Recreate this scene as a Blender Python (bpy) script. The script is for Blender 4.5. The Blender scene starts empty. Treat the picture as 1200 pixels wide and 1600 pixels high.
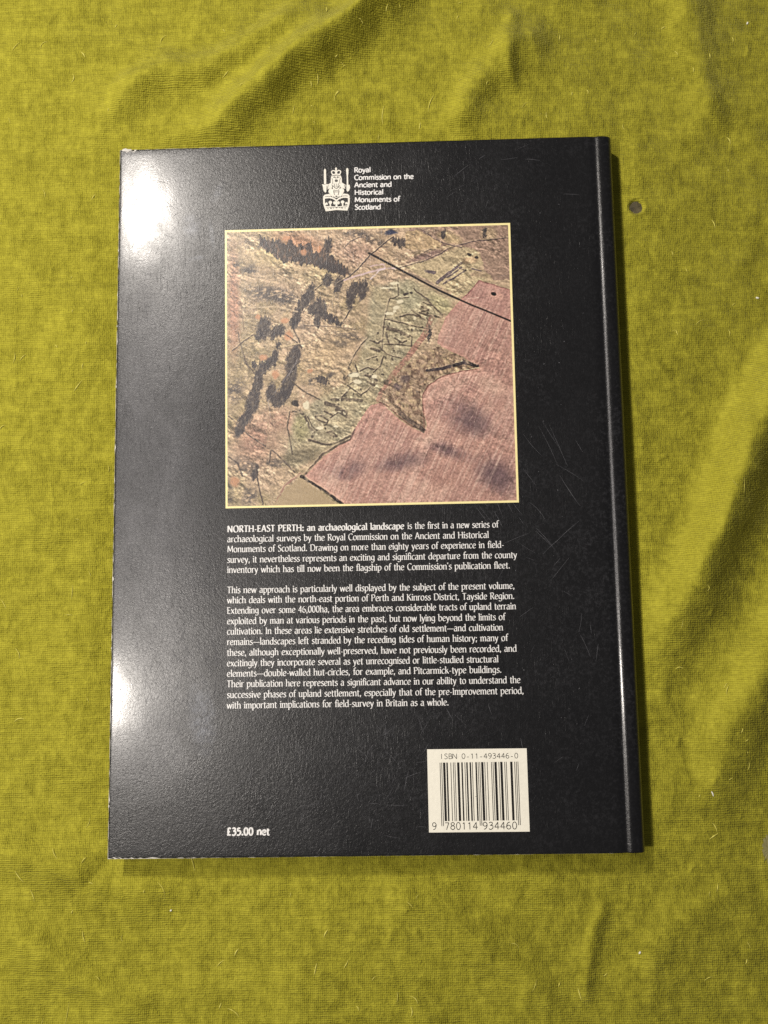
import bpy, math, random
import numpy as np
from mathutils import Matrix

random.seed(7)
rng = np.random.default_rng(11)
S = bpy.context.scene
MM = 0.001
# ------------------------------------------------------------------ book size (mm)
BW, BH, BT = 215.8, 303.0, 12.0          # width, height, thickness of the closed book lying face down

# ------------------------------------------------------------------ camera
cam = bpy.data.cameras.new('camera')
cam_o = bpy.data.objects.new('camera', cam)
S.collection.objects.link(cam_o)
cam_o.location = (123.74 * MM, 90.28 * MM, (BT + 399.54) * MM)
cam_o.rotation_euler = (0.1214, 0.0260, -0.0169)
cam.sensor_fit = 'VERTICAL'
cam.sensor_height = 36.0
cam.sensor_width = 27.0
cam.lens = 36.0 * 1500 / 1600
cam.clip_start = 0.01
cam.clip_end = 20.0
S.camera = cam_o

# ------------------------------------------------------------------ world, lamps, exposure
W = bpy.data.worlds.new('World')
S.world = W
W.use_nodes = True
bg = W.node_tree.nodes['Background']
bg.inputs['Color'].default_value = (0.97, 0.97, 1.0, 1)
bg.inputs['Strength'].default_value = 0.075

def lamp(name, loc, sx, sy, power, col):
    l = bpy.data.lights.new(name, 'AREA')
    l.shape = 'ELLIPSE'
    l.size, l.size_y = sx * MM, sy * MM
    l.energy = power
    l.color = col
    o = bpy.data.objects.new(name, l)
    S.collection.objects.link(o)
    o.location = [c * MM for c in loc]
    d = np.array([105, 150, 0]) - np.array(loc)
    z = -d / np.linalg.norm(d); y = np.array([0, 1.0, 0]); y = y - z * (y @ z); y /= np.linalg.norm(y)
    o.rotation_euler = Matrix(np.stack([np.cross(y, z), y, z], 1).tolist()).to_euler()   # long axis kept along the book's height
    return o
lamp('ceiling_lamp', (-186, 590, 700), 28, 84, 4.4, (1.0, 0.93, 0.84))
lamp('ceiling_lamp', (-224, 20, 700), 26, 60, 3.3, (1.0, 0.93, 0.84))

# unseen dim fill panel added between the lamps for sheen along the fore edge
strip = lamp('sheen_fill_light', (-180, 310, 702), 110, 760, 2.3, (1.0, 0.93, 0.90))
strip.data.shape = 'RECTANGLE'
strip.rotation_euler = (0, math.radians(-22), 0)

S.view_settings.view_transform = 'Standard'
S.view_settings.look = 'None'
S.view_settings.exposure = 0.0
S.view_settings.gamma = 1.0
S.view_settings.use_curve_mapping = False
S.render.engine = 'CYCLES'
S.cycles.use_denoising = False
S.cycles.max_bounces = 5

# ------------------------------------------------------------------ helpers
def s2l(c):
    c = np.asarray(c, float) / 255.0
    return np.where(c <= 0.04045, c / 12.92, ((c + 0.055) / 1.055) ** 2.4)

def vnoise(x, y, seed, period=None):
    """smooth value noise on arrays, cell size 1"""
    r = np.random.default_rng(seed)
    T = r.random((257, 257))
    xi = np.floor(x).astype(int); yi = np.floor(y).astype(int)
    fx = x - xi; fy = y - yi
    fx = fx * fx * fx * (fx * (fx * 6 - 15) + 10); fy = fy * fy * fy * (fy * (fy * 6 - 15) + 10)
    a = T[xi % 257, yi % 257]; b = T[(xi + 1) % 257, yi % 257]
    c = T[xi % 257, (yi + 1) % 257]; d = T[(xi + 1) % 257, (yi + 1) % 257]
    return (a * (1 - fx) + b * fx) * (1 - fy) + (c * (1 - fx) + d * fx) * fy - 0.5

def fbm(x, y, seed, octv=4, gain=0.55):
    s = 0; a = 1.0; n = 0
    for i in range(octv):
        s = s + a * vnoise(x * 2 ** i + 17.3 * i, y * 2 ** i - 9.1 * i, seed + i)
        n += a; a *= gain
    return s / n * 2

def seg_dist(X, Y, pts):
    """distance to a polyline, signed side and position 0..1 along it"""
    best = np.full(X.shape, 1e9); side = np.zeros(X.shape); tt = np.zeros(X.shape)
    n = len(pts) - 1
    for i in range(n):
        (x0, y0), (x1, y1) = pts[i], pts[i + 1]
        dx, dy = x1 - x0, y1 - y0
        L2 = dx * dx + dy * dy + 1e-12
        t = np.clip(((X - x0) * dx + (Y - y0) * dy) / L2, 0, 1)
        ex = X - x0 - t * dx; ey = Y - y0 - t * dy
        d = np.hypot(ex, ey)
        m = d < best
        best = np.where(m, d, best)
        side = np.where(m, np.sign(dx * ey - dy * ex), side)
        tt = np.where(m, (i + t) / n, tt)
    return best, side, tt

def smooth(pts, n=8):
    """Catmull-Rom through pts"""
    P = [np.array(p, float) for p in pts]
    P = [2 * P[0] - P[1]] + P + [2 * P[-1] - P[-2]]
    out = []
    for i in range(1, len(P) - 2):
        a, b, c, d = P[i - 1:i + 3]
        for k in range(n):
            t = k / n
            out.append(0.5 * (2 * b + (c - a) * t + (2 * a - 5 * b + 4 * c - d) * t * t + (3 * b - a - 3 * c + d) * t ** 3))
    out.append(P[-2])
    return [tuple(p) for p in out]

def mesh_obj(name, verts, faces, mats, parent=None, shade=False, offset=(0, 0, 0), mat_idx=None):
    me = bpy.data.meshes.new(name)
    v = (np.asarray(verts, float) - np.array(offset)) * MM
    me.from_pydata([tuple(p) for p in v], [], faces)
    for m in (mats if isinstance(mats, list) else [mats]):
        me.materials.append(m)
    if mat_idx is not None:
        me.polygons.foreach_set('material_index', mat_idx)
    if shade:
        me.polygons.foreach_set('use_smooth', [True] * len(me.polygons))
    me.update()
    o = bpy.data.objects.new(name, me)
    S.collection.objects.link(o)
    if parent is not None:
        o.parent = parent
    return o

def grid_obj(name, X, Y, Z, mat, parent=None, offset=(0, 0, 0), color=None):
    ny, nx = X.shape
    v = np.stack([X.ravel(), Y.ravel(), Z.ravel()], 1)
    v = (v - np.array(offset)) * MM
    idx = np.arange(nx * ny).reshape(ny, nx)
    q = np.stack([idx[:-1, :-1], idx[:-1, 1:], idx[1:, 1:], idx[1:, :-1]], -1).reshape(-1, 4)
    me = bpy.data.meshes.new(name)
    me.vertices.add(len(v)); me.vertices.foreach_set('co', v.ravel())
    me.loops.add(q.size); me.loops.foreach_set('vertex_index', q.ravel())
    me.polygons.add(len(q)); me.polygons.foreach_set('loop_start', np.arange(0, q.size, 4))
    me.polygons.foreach_set('loop_total', np.full(len(q), 4))
    me.polygons.foreach_set('use_smooth', np.ones(len(q), bool))
    me.materials.append(mat)
    me.update(); me.validate()
    if color is not None:
        a = me.color_attributes.new('print', 'FLOAT_COLOR', 'POINT')
        c = np.concatenate([color.reshape(-1, 3), np.ones((len(v), 1))], 1)
        a.data.foreach_set('color', c.astype(np.float32).ravel())
    o = bpy.data.objects.new(name, me)
    S.collection.objects.link(o)
    if parent is not None:
        o.parent = parent
    return o

class Nodes:
    def __init__(self, name):
        self.m = bpy.data.materials.new(name)
        self.m.use_nodes = True
        self.t = self.m.node_tree
        self.bsdf = self.t.nodes['Principled BSDF']
    def n(self, kind, **kw):
        nd = self.t.nodes.new(kind)
        for k, v in kw.items():
            if k.startswith('i_'):
                key = k[2:]
                key = int(key) if key.isdigit() else key.replace('_', ' ')
                nd.inputs[key].default_value = v
            else:
                setattr(nd, k, v)
        return nd
    def l(self, a, b):
        self.t.links.new(a, b)
    def coord(self, scale=(1, 1, 1), rotz=0.0):
        tc = self.n('ShaderNodeTexCoord')
        mp = self.n('ShaderNodeMapping')
        mp.inputs['Scale'].default_value = scale
        mp.inputs['Rotation'].default_value = (0, 0, rotz)
        self.l(tc.outputs['Object'], mp.inputs['Vector'])
        return mp.outputs['Vector']
    def noise(self, vec, scale, detail=3, rough=0.55, dist=0.0):
        nd = self.n('ShaderNodeTexNoise')
        nd.inputs['Scale'].default_value = scale
        nd.inputs['Detail'].default_value = detail
        nd.inputs['Roughness'].default_value = rough
        nd.inputs['Distortion'].default_value = dist
        self.l(vec, nd.inputs['Vector'])
        return nd.outputs['Fac']
    def math(self, op, a, b=0.0, c=None):
        nd = self.n('ShaderNodeMath', operation=op)
        for i, v in enumerate((a, b, c)):
            if v is None: continue
            if isinstance(v, (int, float)): nd.inputs[i].default_value = v
            else: self.l(v, nd.inputs[i])
        return nd.outputs[0]
    def remap(self, v, a, b, c, d, clamp=True):
        nd = self.n('ShaderNodeMapRange', clamp=clamp)
        self.l(v, nd.inputs[0])
        for i, x in enumerate((a, b, c, d)): nd.inputs[i + 1].default_value = x
        return nd.outputs[0]
    def mix(self, f, a, b):
        nd = self.n('ShaderNodeMix', data_type='RGBA')
        if isinstance(f, (int, float)): nd.inputs[0].default_value = f
        else: self.l(f, nd.inputs[0])
        for i, v in ((6, a), (7, b)):
            if isinstance(v, tuple): nd.inputs[i].default_value = (*v, 1)
            else: self.l(v, nd.inputs[i])
        return nd.outputs[2]
    def bump(self, h, strength, dist, normal=None):
        b = self.n('ShaderNodeBump')
        b.inputs['Strength'].default_value = strength
        b.inputs['Distance'].default_value = dist
        self.l(h, b.inputs['Height'])
        if normal is not None: self.l(normal, b.inputs['Normal'])
        return b.outputs['Normal']

# ------------------------------------------------------------------ materials
def laminate(N, peel=1.0):
    """gloss film of the jacket: fine orange peel, rubbed areas, hairline scratches in every direction"""
    v = N.coord()
    peel_n = N.math('ADD', N.noise(v, 850, 3, 0.55, 1.2), N.math('MULTIPLY', N.noise(v, 2600, 2, 0.6), 0.25))
    nrm = N.bump(peel_n, 0.42 * peel, 0.00020)
    for k, (ang, sc) in enumerate(((0.35, 620), (1.15, 520), (2.0, 660), (2.75, 480))):
        vs = N.coord((1.0, 0.10, 1.0), ang)
        s = N.noise(vs, sc * 3, 2, 0.5)
        s = N.remap(s, 0.60, 0.72, 0, 1)
        patch = N.noise(N.coord((1, 1, 1), ang), 26 + 9 * k, 2)
        s = N.math('MULTIPLY', s, N.remap(patch, 0.45, 0.66, 0.05, 1))
        nrm = N.bump(s, 0.26, 0.00008, nrm)
    wave = N.noise(v, 22, 2)
    nrm = N.bump(wave, 0.25, 0.0006, nrm)
    N.l(nrm, N.bsdf.inputs['Normal'])
    rub = N.noise(v, 38, 5, 0.65)
    N.l(N.remap(rub, 0.3, 0.75, 0.27, 0.36), N.bsdf.inputs['Roughness'])
    N.bsdf.inputs['Specular IOR Level'].default_value = 0.30
    smear = N.noise(N.coord((1.0, 0.5, 1.0), 0.5), 75, 5, 0.7, 0.8)
    N.l(N.remap(smear, 0.32, 0.70, 0.27, 0.08), N.bsdf.inputs['Coat Weight'])
    N.l(N.remap(smear, 0.32, 0.74, 0.10, 0.17), N.bsdf.inputs['Coat Roughness'])
    N.l(N.bump(wave, 0.2, 0.0005, N.bump(peel_n, 0.05 * peel, 0.00015)), N.bsdf.inputs['Coat Normal'])

def printed(name, col, dust=0.0):
    N = Nodes(name)
    laminate(N)
    if dust:
        v = N.coord()
        d = N.noise(v, 700, 5, 0.75)
        rubbed = N.remap(N.noise(v, 30, 4, 0.6), 0.46, 0.68, 0.25, 1.0)
        base = N.mix(N.math('MULTIPLY', N.remap(d, 0.48, 0.80, 0, dust), rubbed), tuple(col), (0.22, 0.22, 0.24))
        # hand smears left on the film
        for (sx, sy, rx, ry, rot) in ((32, 267, 4.2, 6.0, 0.2), (43.5, 282, 1.8, 5.0, -0.5), (34.5, 252.3, 4.2, 1.1, 0.15), (40.8, 263, 1.2, 7, 0.1), (38, 56, 6, 15, 0.1)):
            mp = N.n('ShaderNodeMapping', vector_type='TEXTURE')
            mp.inputs['Location'].default_value = ((sx - BW / 2) * MM, (sy - BH / 2) * MM, 0)
            mp.inputs['Rotation'].default_value = (0, 0, rot)
            mp.inputs['Scale'].default_value = (rx * MM, ry * MM, 1)
            tc = N.n('ShaderNodeTexCoord'); N.l(tc.outputs['Object'], mp.inputs['Vector'])
            ln = N.n('ShaderNodeVectorMath', operation='LENGTH'); N.l(mp.outputs[0], ln.inputs[0])
            mk = N.math('MULTIPLY', N.remap(ln.outputs['Value'], 0.35, 1.15, 1, 0), N.remap(N.noise(v, 330, 5, 0.7), 0.36, 0.66, 0.0, 0.75))
            base = N.mix(mk, base, (0.13, 0.14, 0.165))
        N.l(base, N.bsdf.inputs['Base Color'])
    else:
        v = N.coord()
        d = N.noise(v, 700, 3, 0.6)
        base = N.mix(N.remap(d, 0.35, 0.7, 0, 0.35), tuple(col), tuple(np.array(col) * 0.82))
        N.l(base, N.bsdf.inputs['Base Color'])
    return N.m

M_black = printed('black_laminated_paper', (0.0072, 0.0072, 0.0080), dust=0.16)
M_white_ink = printed('white_ink', (0.74, 0.73, 0.71))
M_cream_ink = printed('cream_ink', (0.74, 0.71, 0.62))
M_border = printed('pale_yellow_ink', (0.84, 0.74, 0.36))
M_label = printed('cream_label_paper', (0.80, 0.77, 0.66))
M_barink = printed('black_ink', (0.012, 0.011, 0.010))
M_crest_line = printed('crest_line_ink', (0.09, 0.085, 0.075))

def photo_material():
    N = Nodes('photograph_ink')
    laminate(N, 0.8)
    a = N.n('ShaderNodeVertexColor', layer_name='print')
    N.l(a.outputs['Color'], N.bsdf.inputs['Base Color'])
    return N.m
M_photo = photo_material()

def paper_material(name, c1, c2, layered=False):
    N = Nodes(name)
    v = N.coord((1, 1, 30) if layered else (1, 1, 1))
    d = N.noise(v, 260, 4, 0.6)
    N.l(N.mix(N.remap(d, 0.3, 0.7, 0, 1), c1, c2), N.bsdf.inputs['Base Color'])
    N.bsdf.inputs['Roughness'].default_value = 0.8
    N.l(N.bump(d, 0.4, 0.0003), N.bsdf.inputs['Normal'])
    return N.m
M_paper = paper_material('white_paper_edge', (0.72, 0.69, 0.63), (0.45, 0.43, 0.40))
M_pages = paper_material('page_edges', (0.70, 0.66, 0.56), (0.50, 0.47, 0.40), True)
M_board = paper_material('cloth_board', (0.03, 0.03, 0.035), (0.05, 0.05, 0.055))
M_scratch = paper_material('scuffed_film', (0.15, 0.15, 0.16), (0.06, 0.06, 0.07))
M_lint = paper_material('white_lint', (0.80, 0.78, 0.66), (0.62, 0.60, 0.48))
M_hole = paper_material('bare_backing', (0.105, 0.085, 0.04), (0.025, 0.02, 0.010))
M_patch = paper_material('worn_backing', (0.27, 0.245, 0.10), (0.16, 0.145, 0.045))

def velvet():
    N = Nodes('olive_velvet')
    v = N.coord()
    # nap lying in different directions in patches: a paler and a deeper green
    nap = N.noise(v, 78, 8, 0.74, 0.4)
    nap2 = N.noise(N.coord((1.0, 0.6, 1)), 260, 4, 0.65, 0.3)
    tuft = N.noise(N.coord((0.55, 1.0, 1)), 1500, 3, 0.7)
    f = N.math('ADD', N.math('MULTIPLY', N.remap(nap, 0.30, 0.70, 0, 1), 0.36),
               N.math('MULTIPLY', N.remap(nap2, 0.32, 0.68, 0, 1), 0.28))
    f = N.math('ADD', f, N.math('MULTIPLY', N.remap(tuft, 0.28, 0.72, 0, 1), 0.36))
    col = N.mix(f, (0.335, 0.31, 0.022), (0.55, 0.505, 0.052))
    # weave rows
    w = N.n('ShaderNodeTexWave', wave_type='BANDS', bands_direction='Y')
    w.inputs['Scale'].default_value = 350
    w.inputs['Distortion'].default_value = 3.0
    w.inputs['Detail'].default_value = 3
    w.inputs['Detail Scale'].default_value = 0.6
    N.l(v, w.inputs['Vector'])
    w2 = N.n('ShaderNodeTexWave', wave_type='BANDS', bands_direction='X')
    w2.inputs['Scale'].default_value = 385
    w2.inputs['Distortion'].default_value = 4.0
    w2.inputs['Detail'].default_value = 3
    w2.inputs['Detail Scale'].default_value = 0.6
    N.l(v, w2.inputs['Vector'])
    rows = N.noise(N.coord((0.10, 1.0, 1.0)), 900, 3, 0.6)
    g = N.math('ADD', N.math('MULTIPLY', w.outputs['Fac'], 0.42), N.math('MULTIPLY', w2.outputs['Fac'], 0.16))
    g = N.math('ADD', g, N.math('MULTIPLY', rows, 1.25))
    col = N.mix(N.remap(g, 0.60, 1.30, 0.50, 0.0), col, (0.15, 0.13, 0.012))
    N.l(col, N.bsdf.inputs['Base Color'])
    # pile fibres splay where the cloth bends, so light falls off faster than on a plain sheet
    geo = N.n('ShaderNodeNewGeometry')
    sc = N.n('ShaderNodeVectorMath', operation='MULTIPLY'); sc.inputs[1].default_value = (2.0, 2.0, 1.0)
    N.l(geo.outputs['Normal'], sc.inputs[0])
    # the pile leans, by an amount and direction that change from patch to patch
    lx = N.math('ADD', N.remap(nap, 0.30, 0.70, 0.62, 0.34, False), N.remap(nap2, 0.30, 0.70, 0.22, -0.22, False))
    ly = N.remap(N.noise(N.coord(), 55, 4, 0.6, 0.5), 0.30, 0.70, -0.24, 0.24, False)
    cb = N.n('ShaderNodeCombineXYZ'); N.l(lx, cb.inputs[0]); N.l(ly, cb.inputs[1])
    ad = N.n('ShaderNodeVectorMath', operation='ADD'); N.l(sc.outputs[0], ad.inputs[0]); N.l(cb.outputs[0], ad.inputs[1])
    nz = N.n('ShaderNodeVectorMath', operation='NORMALIZE'); N.l(ad.outputs[0], nz.inputs[0])
    nrm = N.bump(nap2, 0.35, 0.0012, nz.outputs[0])
    nrm = N.bump(g, 0.55, 0.0005, nrm)
    nrm = N.bump(tuft, 0.6, 0.0006, nrm)
    N.l(nrm, N.bsdf.inputs['Normal'])
    N.bsdf.inputs['Roughness'].default_value = 0.75
    N.bsdf.inputs['Specular IOR Level'].default_value = 0.12
    N.bsdf.inputs['Sheen Weight'].default_value = 0.28
    N.bsdf.inputs['Sheen Roughness'].default_value = 0.35
    N.bsdf.inputs['Sheen Tint'].default_value = (0.85, 0.80, 0.25, 1)
    return N.m
M_velvet = velvet()

# ------------------------------------------------------------------ the velvet cloth
def axis(a0, a1, b0, b1, step):
    lo = a0 - (np.geomspace(1, abs(a0 - b0) + 1, 26)[::-1] - 1)
    hi = a1 + (np.geomspace(1, abs(b1 - a1) + 1, 26) - 1)
    return np.concatenate([lo[:-1], np.arange(a0, a1 + step / 2, step), hi[1:]])
cx = axis(-85, 315, -520, 720, 0.85)
cy = axis(-95, 405, -560, 860, 0.85)
CX, CY = np.meshgrid(cx, cy)
HOLE = (229.0, 275.7)

def folds(X, Y):
    Z = np.zeros(X.shape)
    wx = X + 5 * fbm(X / 34, Y / 34, 50, 3); wy = Y + 5 * fbm(X / 34, Y / 34, 60, 3)
    def ridge(pts, amp, w_left, w_right, fade0=0.15, fade1=0.3):
        nonlocal Z
        d, s, t = seg_dist(wx, wy, smooth(pts, 5))
        w = np.where(s > 0, w_left, w_right)
        env = np.clip(t / max(fade0, 1e-3), 0, 1) * np.clip((1 - t) / fade1, 0, 1)
        env = env * env * (3 - 2 * env)
        Z += amp * env * np.exp(-(d / w) ** 2)
    # long crease from the top edge down to the book's corner
    ridge([(160, 420), (130, 396), (108, 374), (88, 357), (70, 342), (52, 329), (32, 314), (12, 303), (0, 297)], 11.0, 10, 9, 0.01, 0.6)
    ridge([(92, 382), (70, 366), (52, 354), (30, 348), (14, 346), (-2, 334), (-14, 316)], 4.6, 9, 7)
    ridge([(196, 360), (176, 352), (160, 338), (152, 322), (150, 306)], 3.4, 10, 7)
    ridge([(178, 372), (174, 350), (178, 330)], 1.6, 4, 3.5)
    # creases right of the book
    ridge([(330, 262), (312, 230), (294, 205), (279, 181), (266, 155), (252, 127), (239, 103), (228, 84), (220, 66)], 11.0, 13, 10, 0.01, 0.45)
    ridge([(330, 160), (304, 128), (286, 100), (271, 72), (257, 48), (247, 20), (240, -4)], 6.8, 13, 10, 0.01, 0.5)
    ridge([(252, 400), (257, 360), (262, 330), (262, 300)], 2.6, 8, 10)
    ridge([(-70, 22), (-50, 4), (-20, -4), (10, -12), (40, -22)], 2.6, 8, 8)
    ridge([(-60, -24), (-30, -40), (0, -58), (20, -76)], 2.0, 8, 8)
    ridge([(110, -12), (140, -30), (168, -50), (180, -80)], 1.6, 9, 9)
    ridge([(200, -20), (194, -40), (190, -62)], 1.1, 3.2, 3.2)
    ridge([(250, -20), (220, -40), (214, -70)], 0.9, 8, 8)
    ridge([(-70, 262), (-40, 250), (-20, 232), (-8, 200)], 1.1, 9, 9)
    ridge([(-70, 160), (-44, 150), (-20, 128)], 1.0, 8, 8)
    Z += 0.9 * fbm(X / 42, Y / 42, 3, 2) + 0.40 * fbm(X / 15, Y / 17, 23, 3)
    # small puckers where the pile is bruised: short upright curls
    r = np.random.default_rng(5)
    for i in range(120):
        px, py = r.uniform(-75, 310), r.uniform(-85, 400)
        if -3 < px < BW + 4 and -3 < py < BH + 3: continue
        L = r.uniform(1.5, 6.0); a = math.radians(r.normal(82, 26)); b = r.normal(0, 0.35)
        pts = [(px, py), (px + L * .5 * math.cos(a), py + L * .5 * math.sin(a)),
               (px + L * .5 * (math.cos(a) + math.cos(a + b)), py + L * .5 * (math.sin(a) + math.sin(a + b)))]
        ix = slice(max(np.searchsorted(cx, px - 9), 0), np.searchsorted(cx, px + 9))
        iy = slice(max(np.searchsorted(cy, py - 9), 0), np.searchsorted(cy, py + 9))
        if ix.stop <= ix.start or iy.stop <= iy.start: continue
        d, s, t = seg_dist(X[iy, ix], Y[iy, ix], pts)
        Z[iy, ix] += r.uniform(0.15, 0.50) * np.exp(-(d / r.uniform(0.55, 1.0)) ** 2) * np.where(t < 0.999, 1, 0.6)
    return Z
CZ = folds(CX, CY)
# pressed flat under the book
din = np.maximum(np.maximum(-CX, CX - BW), np.maximum(-CY, CY - BH))      # distance outside the book
press = np.clip((din - 1.0) / 16.0, 0, 1); press = press * press * (3 - 2 * press)
CZ = CZ * press - 0.5 + 0.5 * press
hd = np.hypot(CX - HOLE[0], CY - HOLE[1])
CZ -= 1.6 * np.clip(1 - (hd / 3.3) ** 8, 0, 1) - 0.15 * np.exp(-((hd - 4.0) / 0.8) ** 2)
cloth_z = lambda x, y: float(CZ[np.argmin(abs(cy - y)), np.argmin(abs(cx - x))])

cloth = grid_obj('velvet_cloth', CX, CY, CZ, M_velvet)
cloth['label'] = 'creased olive green velvet cloth spread out under the black book'
cloth['category'] = 'cloth'

def ragged_disc(name, c, rx, ry, z, mat, parent, dome=0.0, n=46, ragged=0.10, seed=2):
    r = np.random.default_rng(seed)
    ang = np.linspace(0, 2 * np.pi, n, endpoint=False)
    rad = 1 + ragged * r.normal(0, 1, n)
    V = [(c[0], c[1], z + dome)]; F = []
    for ring, f in enumerate((0.5, 1.0)):
        for a, q in zip(ang, rad):
            V.append((c[0] + rx * f * q * math.cos(a), c[1] + ry * f * q * math.sin(a), z + dome * (1 - f) + r.normal(0, 0.08)))
    for i in range(n):
        j = (i + 1) % n
        F.append((0, 1 + i, 1 + j)); F.append((1 + i, 1 + n + i, 1 + n + j, 1 + j))
    return mesh_obj(name, V, F, mat, parent)
hole = ragged_disc('worn_hole', HOLE, 3.15, 2.95, cloth_z(*HOLE) + 0.55, M_hole, cloth, dome=0.25, ragged=0.08)
hole['label'] = 'small round hole worn through to the grey brown backing'
hz = cloth_z(269, -2)
patch = ragged_disc('bald_patch', (269.3, -2.0), 2.6, 5.2, hz + 0.35, M_patch, cloth, dome=0.2, ragged=0.14, seed=8)
patch['label'] = 'pale threadbare patch where the pile has gone'

# bruised pile and loose curls of fluff standing up from the nap
def fluff():
    r = np.random.default_rng(31)
    V = []; F = []
    for _ in range(330):
        x, y = r.uniform(-75, 305), r.uniform(-85, 400)
        if -4 < x < BW + 12 and -6 < y < BH + 4: continue
        L = r.gamma(3.0, 0.85) + 0.5; a = r.normal(1.45, 0.5); curl = r.normal(0, 0.5); w = r.uniform(0.10, 0.30)
        n = 6; b = len(V); z0 = cloth_z(x, y) + 0.12
        for i in range(n + 1):
            t = i / n
            ww = w * (0.2 + 0.8 * math.sin(math.pi * min(max(t, .06), .94))) * r.uniform(0.6, 1.2)
            zz = max(z0, cloth_z(x, y) + 0.12) + 0.25 * math.sin(math.pi * t)
            V.append((x - ww * math.sin(a), y + ww * math.cos(a), zz)); V.append((x, y, zz + ww * 0.8)); V.append((x + ww * math.sin(a), y - ww * math.cos(a), zz))
            x += L / n * math.cos(a); y += L / n * math.sin(a); a += curl / n * 2
        for i in range(n):
            q = b + 3 * i
            F.append((q, q + 1, q + 4, q + 3)); F.append((q + 1, q + 2, q + 5, q + 4))
    return V, F
M_fluff = paper_material('pale_olive_fibre', (0.66, 0.61, 0.13), (0.50, 0.45, 0.06))
fl = mesh_obj('pile_fluff', *fluff(), M_fluff, cloth)
fl['kind'] = 'stuff'

# loose lint on the cloth
def lint(x, y, L, a, w, label):
    z = cloth_z(x, y) + 0.35
    V = []; F = []
    n = 6
    for i in range(n + 1):
        t = i / n - 0.5
        cxp = x + L * t * math.cos(a) - 0.25 * L * (t * t) * math.sin(a); cyp = y + L * t * math.sin(a) + 0.25 * L * (t * t) * math.cos(a)
        rr = w * (1 - (2 * t) ** 4) + 0.03
        for k in range(6):
            q = k * math.pi / 3
            V.append((cxp - rr * math.cos(q) * math.sin(a), cyp + rr * math.cos(q) * math.cos(a), z + rr * math.sin(q)))
    for i in range(n):
        for k in range(6):
            F.append((i * 6 + k, i * 6 + (k + 1) % 6, (i + 1) * 6 + (k + 1) % 6, (i + 1) * 6 + k))
    o = mesh_obj('lint_speck', np.array(V) , F, M_lint, shade=True, offset=(x, y, z))
    o.location = (x * MM, y * MM, z * MM)
    o['label'] = label; o['category'] = 'lint'; o['group'] = 'lint specks on the cloth'
lint(279.5, 232.0, 1.6, -0.3, 0.45, 'tiny white lint speck right of the book, level with the printed photograph')
lint(247.3, 20.9, 2.3, 1.9, 0.28, 'thin white lint fibre right of the book, nearest its lower spine corner')
lint(214.6, -41.5, 1.3, 0.9, 0.40, 'round white lint speck below the lower right corner of the book')
lint(23.0, -23.5, 1.0, 0.5, 0.35, 'tiny pale lint speck below the lower left corner of the book')
lint(283.5, 362.0, 1.4, 1.2, 0.40, 'white lint speck in the far upper right corner of the cloth')

# ------------------------------------------------------------------ the book
ORG = (BW / 2, BH / 2, 0)
book = bpy.data.objects.new('hardback_book', None)
S.collection.objects.link(book)
book.location = (BW / 2 * MM, BH / 2 * MM, 0)
book['label'] = 'black hardback book in a glossy scuffed dust jacket lying face down on green velvet'
book['category'] = 'book'

def part(name, V, F, mat, parent=None, label=None, **k):
    o = mesh_obj(name, V, F, mat, parent or book, offset=ORG, **k)
    if label: o['label'] = label
    return o

def box(x0, y0, z0, x1, y1, z1):
    V = [(x, y, z) for z in (z0, z1) for y in (y0, y1) for x in (x0, x1)]
    F = [(0, 2, 3, 1), (4, 5, 7, 6), (0, 1, 5, 4), (1, 3, 7, 5), (3, 2, 6, 7), (2, 0, 4, 6)]
    return V, F

part('page_block', *box(3.2, 3.5, 3.0, BW - 5.5, BH - 3.5, BT - 3.0), M_pages)
part('front_board', *box(0.5, 0.5, 0.45, BW - 8, BH - 0.5, 2.95), M_board)
part('back_board', *box(0.5, 0.5, BT - 2.95, BW - 8, BH - 0.5, BT - 0.45), M_board)

def jacket_profile():
    """cross-section of the jacket: back panel, hinge groove, rounded spine, front panel underneath"""
    p = []
    for x in np.concatenate([[0.0, 0.25, 0.6, 1.2], np.arange(3, BW - 12, 3.0)]):
        p.append((x, BT - 0.14 * math.exp(-x / 0.2)))
    for x, z in ((BW - 11, 0), (BW - 10, -0.02), (BW - 9, -0.08), (BW - 8.2, -0.20), (BW - 7.5, -0.36), (BW - 6.9, -0.44), (BW - 6.4, -0.40),
                 (BW - 5.9, -0.20), (BW - 5.4, 0.02), (BW - 4.9, 0.14), (BW - 4.2, 0.18), (BW - 3.2, 0.12), (BW - 2.0, -0.06), (BW - 1.0, -0.40),
                 (BW - 0.1, -1.05), (BW + 0.6, -2.0), (BW + 1.0, -3.2), (BW + 1.1, -5.0)):
        p.append((x, BT + z))
    q = [(x, 0.1 + (BT - z) * 0.999) for x, z in p[::-1] if x > BW - 3.5]
    for x, z in q: p.append((x, z))
    p += [(BW - 8, 0.12), (BW / 2, 0.12), (0, 0.12)]
    return p
prof = jacket_profile()
ys = np.concatenate([[0, 0.25, 0.7], np.arange(3, BH - 2, 3.0), [BH - 0.7, BH - 0.25, BH]])
PX = np.array([a for a, b in prof]); PZ = np.array([b for a, b in prof])
JX, JY = np.meshgrid(PX, ys)
JZ = np.tile(PZ, (len(ys), 1))
groove = (JZ > BT - 0.6) & (JX > BW - 11.5) & (JX < BW - 4)
JZ = np.where(groove, BT + (JZ - BT) * (1.14 - 0.34 * JY / BH + 0.10 * fbm(JY / 30, JY * 0 + .5, 88, 3)), JZ)
top = JZ > BT - 1.0
JZ = JZ + np.where(top, 0.012 * fbm(JX / 40 + 3, JY / 40, 77, 2), 0)
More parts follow.
